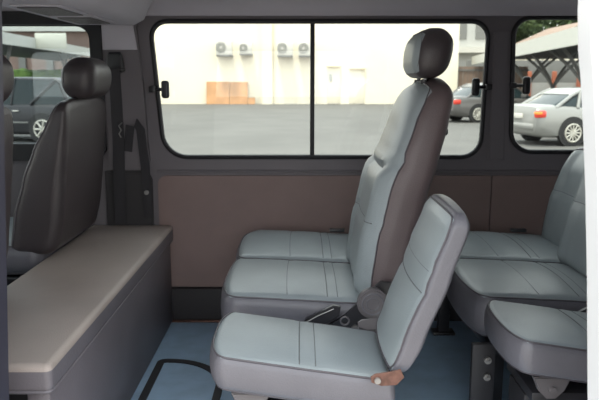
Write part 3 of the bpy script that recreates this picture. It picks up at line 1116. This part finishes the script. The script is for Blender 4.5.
        bm = bmesh.new(); box(bm, rw + .40, fw_ - .40, s * hw - .01, s * hw + .012, .50, .54, .004)
        obj('side_trim', bm, M['dark_grille'], t)
        bm = bmesh.new(); box(bm, 2.75, 2.95, s * (hw + .10) - .08, s * (hw + .10) + .04, belt, belt + .13, .03)
        obj('mirror', bm, paint, t)
    bm = bmesh.new(); box(bm, -0.05, .2, -hw * .84, hw * .84, .40, .56, .05)
    obj('bumper', bm, paint, t)
    bm = bmesh.new(); box(bm, -0.035, .02, -.26, .26, .66, .78, .008)
    obj('number_plate', bm, M['ac_white'], t)
    return t


th = math.radians(14)
# wheel of the silver saloon sits at x 6.62, y 16.4
def place_car(wx, wy, rz, ohang, W):
    # near side (-y) rear wheel -> origin of the car
    c, s = math.cos(rz), math.sin(rz)
    lx, ly = ohang, -W / 2
    return (wx - (c * lx - s * ly), wy - (s * lx + c * ly), GZ)


car('silver saloon car parked beyond the rear window with amber and red tail lamp', place_car(6.66, 16.4, th, 1.0, 1.74), th, M['silver'], 4.5, 1.74, 1.40, lamp='tail_orange')
th2 = math.radians(16)
car('dark grey saloon car seen through middle window behind the tall seat', place_car(6.72, 25.6, th2, 0.95, 1.74), th2, M['car_grey'], 4.5, 1.74, 1.48)
th3 = math.radians(180 - 10)
# black hatchback faces left: its +y side is the near one
c3, s3 = math.cos(th3), math.sin(th3)
lx, ly = 0.80, 0.89
car('black hatchback car parked outside the far front window', (-6.62 - (c3 * lx - s3 * ly), 17.3 - (s3 * lx + c3 * ly), GZ), th3, M['car_black'], 4.4, 1.78, 1.66, hatch=True, ohang=0.8)
car('white car parked beyond the black hatchback', (-5.9 * 1.5, 29.0, GZ), math.radians(172), M['car_white'], 4.3, 1.7, 1.62, hatch=True, ohang=0.8)


# ---------------- carports
def canopy(name_label, A, B, off, ztop, fascia, posts, slope=0.0):
    """A-B is the fascia line on the ground plan; the roof runs from it by the vector off"""
    A, B, off = Vector((*A, 0)), Vector((*B, 0)), Vector((*off, 0))
    t = thing('carport', name_label, 'carport', (A.x, A.y, GZ))
    base = Vector((A.x, A.y, 0))
    H = ztop - GZ
    d = (B - A)
    dn = d.normalized()
    bm = bmesh.new()
    q = [A - base, B - base, B + off - base, A + off - base]
    top = [bm.verts.new(p + Vector((0, 0, H + (slope if i > 1 else 0)))) for i, p in enumerate(q)]
    bot = [bm.verts.new(p + Vector((0, 0, H - .08 + (slope if i > 1 else 0)))) for i, p in enumerate(q)]
    bm.faces.new(top); bm.faces.new(bot[::-1])
    for i in range(4): bm.faces.new((top[i], bot[i], bot[(i + 1) % 4], top[(i + 1) % 4]))
    obj('roof_sheet', bm, M['canopy_under'], t, smooth=False)
    bm = bmesh.new()
    nrm = Vector((-dn.y, dn.x, 0))
    if nrm.dot(off) > 0: nrm = -nrm
    a0 = A - base + nrm * .02
    b0 = B - base + nrm * .02
    vs = []
    for p in (a0, b0):
        for zz in (H - fascia * .75, H + fascia * .25):
            for k in (0, .12):
                vs.append(bm.verts.new(p + nrm * k + Vector((0, 0, zz))))
    for f in ((0, 1, 3, 2), (4, 5, 7, 6), (0, 1, 5, 4), (2, 3, 7, 6), (0, 2, 6, 4), (1, 3, 7, 5)):
        bm.faces.new([vs[i] for i in f])
    obj('fascia', bm, M['canopy_white'], t, smooth=False)
    for f in posts:
        P = A - base + d * f + off.normalized() * 2.4
        bm = bmesh.new(); tube(bm, [P, P + Vector((0, 0, 1.15))], .11, 10)
        po = obj('post', bm, M['dark_grille'], t)
        for (u, w_) in ((-1.6, -1.2), (-1.6, 1.2), (1.6, -1.2), (1.6, 1.2)):
            bm = bmesh.new()
            e = P + off.normalized() * u + dn * w_
            pts = []
            for k in range(7):
                s = k / 6
                pts.append(P.lerp(e, s ** 1.6) + Vector((0, 0, 1.05 + (H - .12 - 1.05) * s)))
            tube(bm, pts, .07, 8)
            obj('branch_strut', bm, M['dark_grille'], po)
    return t


canopy('carport with pale sloping fascia and branching steel struts beyond the rear window', (8.3, 19.0), (12.2, 48.0), (17.0, 3.0), 2.50, 0.55, (0.12, 0.3, 0.5, 0.72), 0.25)
canopy('carport with white beam and dark roof beyond the far front window', (-10.4, 19.0), (-11.6, 38.0), (-8.0, 18.0), 2.62, 0.42, (0.3, 0.8), 0.0)

sg = thing('sign_board', 'blank off-white board fixed to the carport beam', 'sign', (-10.18, 28.2, 2.60))
bm = bmesh.new(); box(bm, -0.68, 0.60, -0.02, 0.02, -0.30, 0.32, 0.01)
obj('board', bm, M['paper'], sg)
bm = bmesh.new(); tube(bm, [(-0.80, 0.05, -0.12), (0.4, 0.05, -0.12)], 0.03, 8)
obj('bracket_arm', bm, M['dark_grille'], sg)

# brown building with a pale roof band behind the left carport
bb = thing('building', 'brown clad building with pale roof band behind the left carport', 'building', (-30, 60, GZ))
bm = bmesh.new(); box(bm, -22, 12.5, 0, 6, 0, 6.0)
obj('wall', bm, M['brown_wall'], bb, smooth=False)
bm = bmesh.new(); box(bm, -22.2, 12.7, -0.5, -0.01, 5.75, 6.7)
obj('roof_band', bm, M['canopy_white'], bb, smooth=False)
bm = bmesh.new(); box(bm, -21, 12, -0.06, -0.01, 0.2, 2.1)
obj('shop_front', bm, M['dark_grille'], bb, smooth=False)
for i in range(9):
    bm = bmesh.new(); box(bm, -9 + i * 2.4, -8.4 + i * 2.4, -0.25, -0.07, 0, 4.5)
    obj('column', bm, M['dark_grille'], bb, smooth=False)

# clipped hedge in front of it
bm = bmesh.new()
rnd = random.Random(2)
xs = [-31.5 + i * .35 for i in range(52)]
pr = [(0, 0), (-.1, .6), (-.12, 1.2), (0, 1.72), (.4, 1.78), (.8, 1.72), (.9, .9), (.85, 0)]
secs = [[(x, y + rnd.uniform(-.08, .08), max(0, z + (rnd.uniform(-.09, .09) if z > 0 else 0))) for y, z in pr] for x in xs]
loft(bm, secs)
o = obj('hedge', bm, M['grass'], smooth=False); o.location = (0, 47, GZ)
o.scale = (1, 1, 1.3)
tag(o, 'long clipped green hedge behind the parked black car', 'hedge')

# ---------------- right background
hs = thing('house', 'pale gabled house with brown roof edge above the right carport', 'house', (24.0, 55, GZ))
bm = bmesh.new()
prism(bm, [(-5, 0), (6, 0), (6, 3.9), (-1.2, 5.9), (-5, 4.2)], 0, 8)
obj('wall', bm, M['cream'], hs, smooth=False)
bm = bmesh.new()
prism(bm, [(-5.4, 4.05), (-1.2, 5.95), (6.6, 3.78), (6.6, 4.05), (-1.2, 6.25), (-5.4, 4.35)], -0.6, 8.4)
obj('roof', bm, M['roof_tile'], hs, smooth=False)

wl_ = thing('boundary_wall', 'low grey wall with brick red columns behind the right carport', 'wall', (24, 52, GZ))
bm = bmesh.new(); box(bm, -9, 14, 0, .2, 0, 1.4)
obj('wall', bm, M['grey_wall'], wl_, smooth=False)
bm = bmesh.new(); box(bm, -11, 14, 1.2, 1.4, 0, 3.1)  # dark sheet added to stand in for the shade under the carport
obj('shade_panel', bm, M['dark_grille'], wl_, smooth=False)
for i in range(10):
    bm = bmesh.new(); box(bm, -8.6 + i * 1.9, -8.28 + i * 1.9, -.25, -.01, 0, 2.25, .03)
    obj('column', bm, M['red_column'], wl_, smooth=False)

# grey blocks seen past the tall seat in the middle window
gb = thing('building', 'pale grey building with white roof ledges past the cream building', 'building', (14.5, 62, GZ))
bm = bmesh.new(); box(bm, -3.5, 4, 0, 8, 0, 9)
obj('wall', bm, M['grey_wall'], gb, smooth=False)
bm = bmesh.new(); box(bm, -3.6, 4.1, -.9, -.01, 4.0, 4.5)
obj('ledge', bm, M['ac_white'], gb, smooth=False)
for i in range(3):
    bm = bmesh.new(); box(bm, -2.5 + i * 1.9, -1.4 + i * 1.9, -.06, -.01, 5.2, 6.6)
    obj('window', bm, M['dark_grille'], gb, smooth=False)
fn_ = thing('fence', 'grey panel fence beyond the dark grey saloon car', 'fence', (13.2, 46.5, GZ))
bm = bmesh.new()
for i in range(14):
    box(bm, -2.4 + i * .34, -2.4 + i * .34 + .31, 0, .06, 0.02, 2.5)
obj('panel', bm, M['roof_tile'], fn_, smooth=False)
bm = bmesh.new(); box(bm, -2.4, 2.4, -.06, -.01, 2.2, 2.32)
obj('rail', bm, M['dark_grille'], fn_, smooth=False)


def tree(x, y, h, r, label, seed):
    t = thing('tree', label, 'tree', (x, y, GZ), group='trees behind the carport')
    rn = random.Random(seed)
    bm = bmesh.new()
    tube(bm, [(0, 0, 0), (.1, 0, h * .35), (-.05, .1, h * .62)], [.28, .2, .1], 8)
    for k in range(5):
        a = k * 1.3
        tube(bm, [(.05, 0, h * .4), (r * .5 * math.cos(a), r * .5 * math.sin(a), h * .68)], [.1, .04], 6)
    obj('trunk', bm, M['bark'], t)
    bm = bmesh.new()
    cl = [(rn.uniform(-.7, .7) * r, rn.uniform(-.7, .7) * r, h * rn.uniform(.55, .9), rn.uniform(.35, .55) * r) for _ in range(14)]
    for cx, cy, cz, cr in cl:
        for _ in range(330):
            v = Vector((rn.gauss(0, 1), rn.gauss(0, 1), rn.gauss(0, 1))).normalized() * cr * rn.uniform(.6, 1.05)
            p = Vector((cx, cy, cz)) + v
            a = Vector((rn.gauss(0, 1), rn.gauss(0, 1), rn.gauss(0, 1))).normalized() * .27
            b = a.orthogonal().normalized() * .20
            bm.faces.new([bm.verts.new(p + q) for q in (a, b, -a, -b)])
    o = obj('foliage', bm, M['leaf'], t, smooth=False)
    o['kind'] = 'stuff'
    return t


tree(30, 72, 9.5, 3.6, 'dark green leafy tree rising behind the gabled house, nearer the white door', 1)
tree(22, 76, 10.5, 3.8, 'dark green leafy tree rising behind the gabled house, above its ridge', 2)
tree(38.5, 68, 8.8, 3.8, 'dark green leafy tree farthest right behind the carport roof', 3)
tree(29.0, 90, 11.8, 4.2, 'dark green leafy tree between the others behind the gabled house', 5)
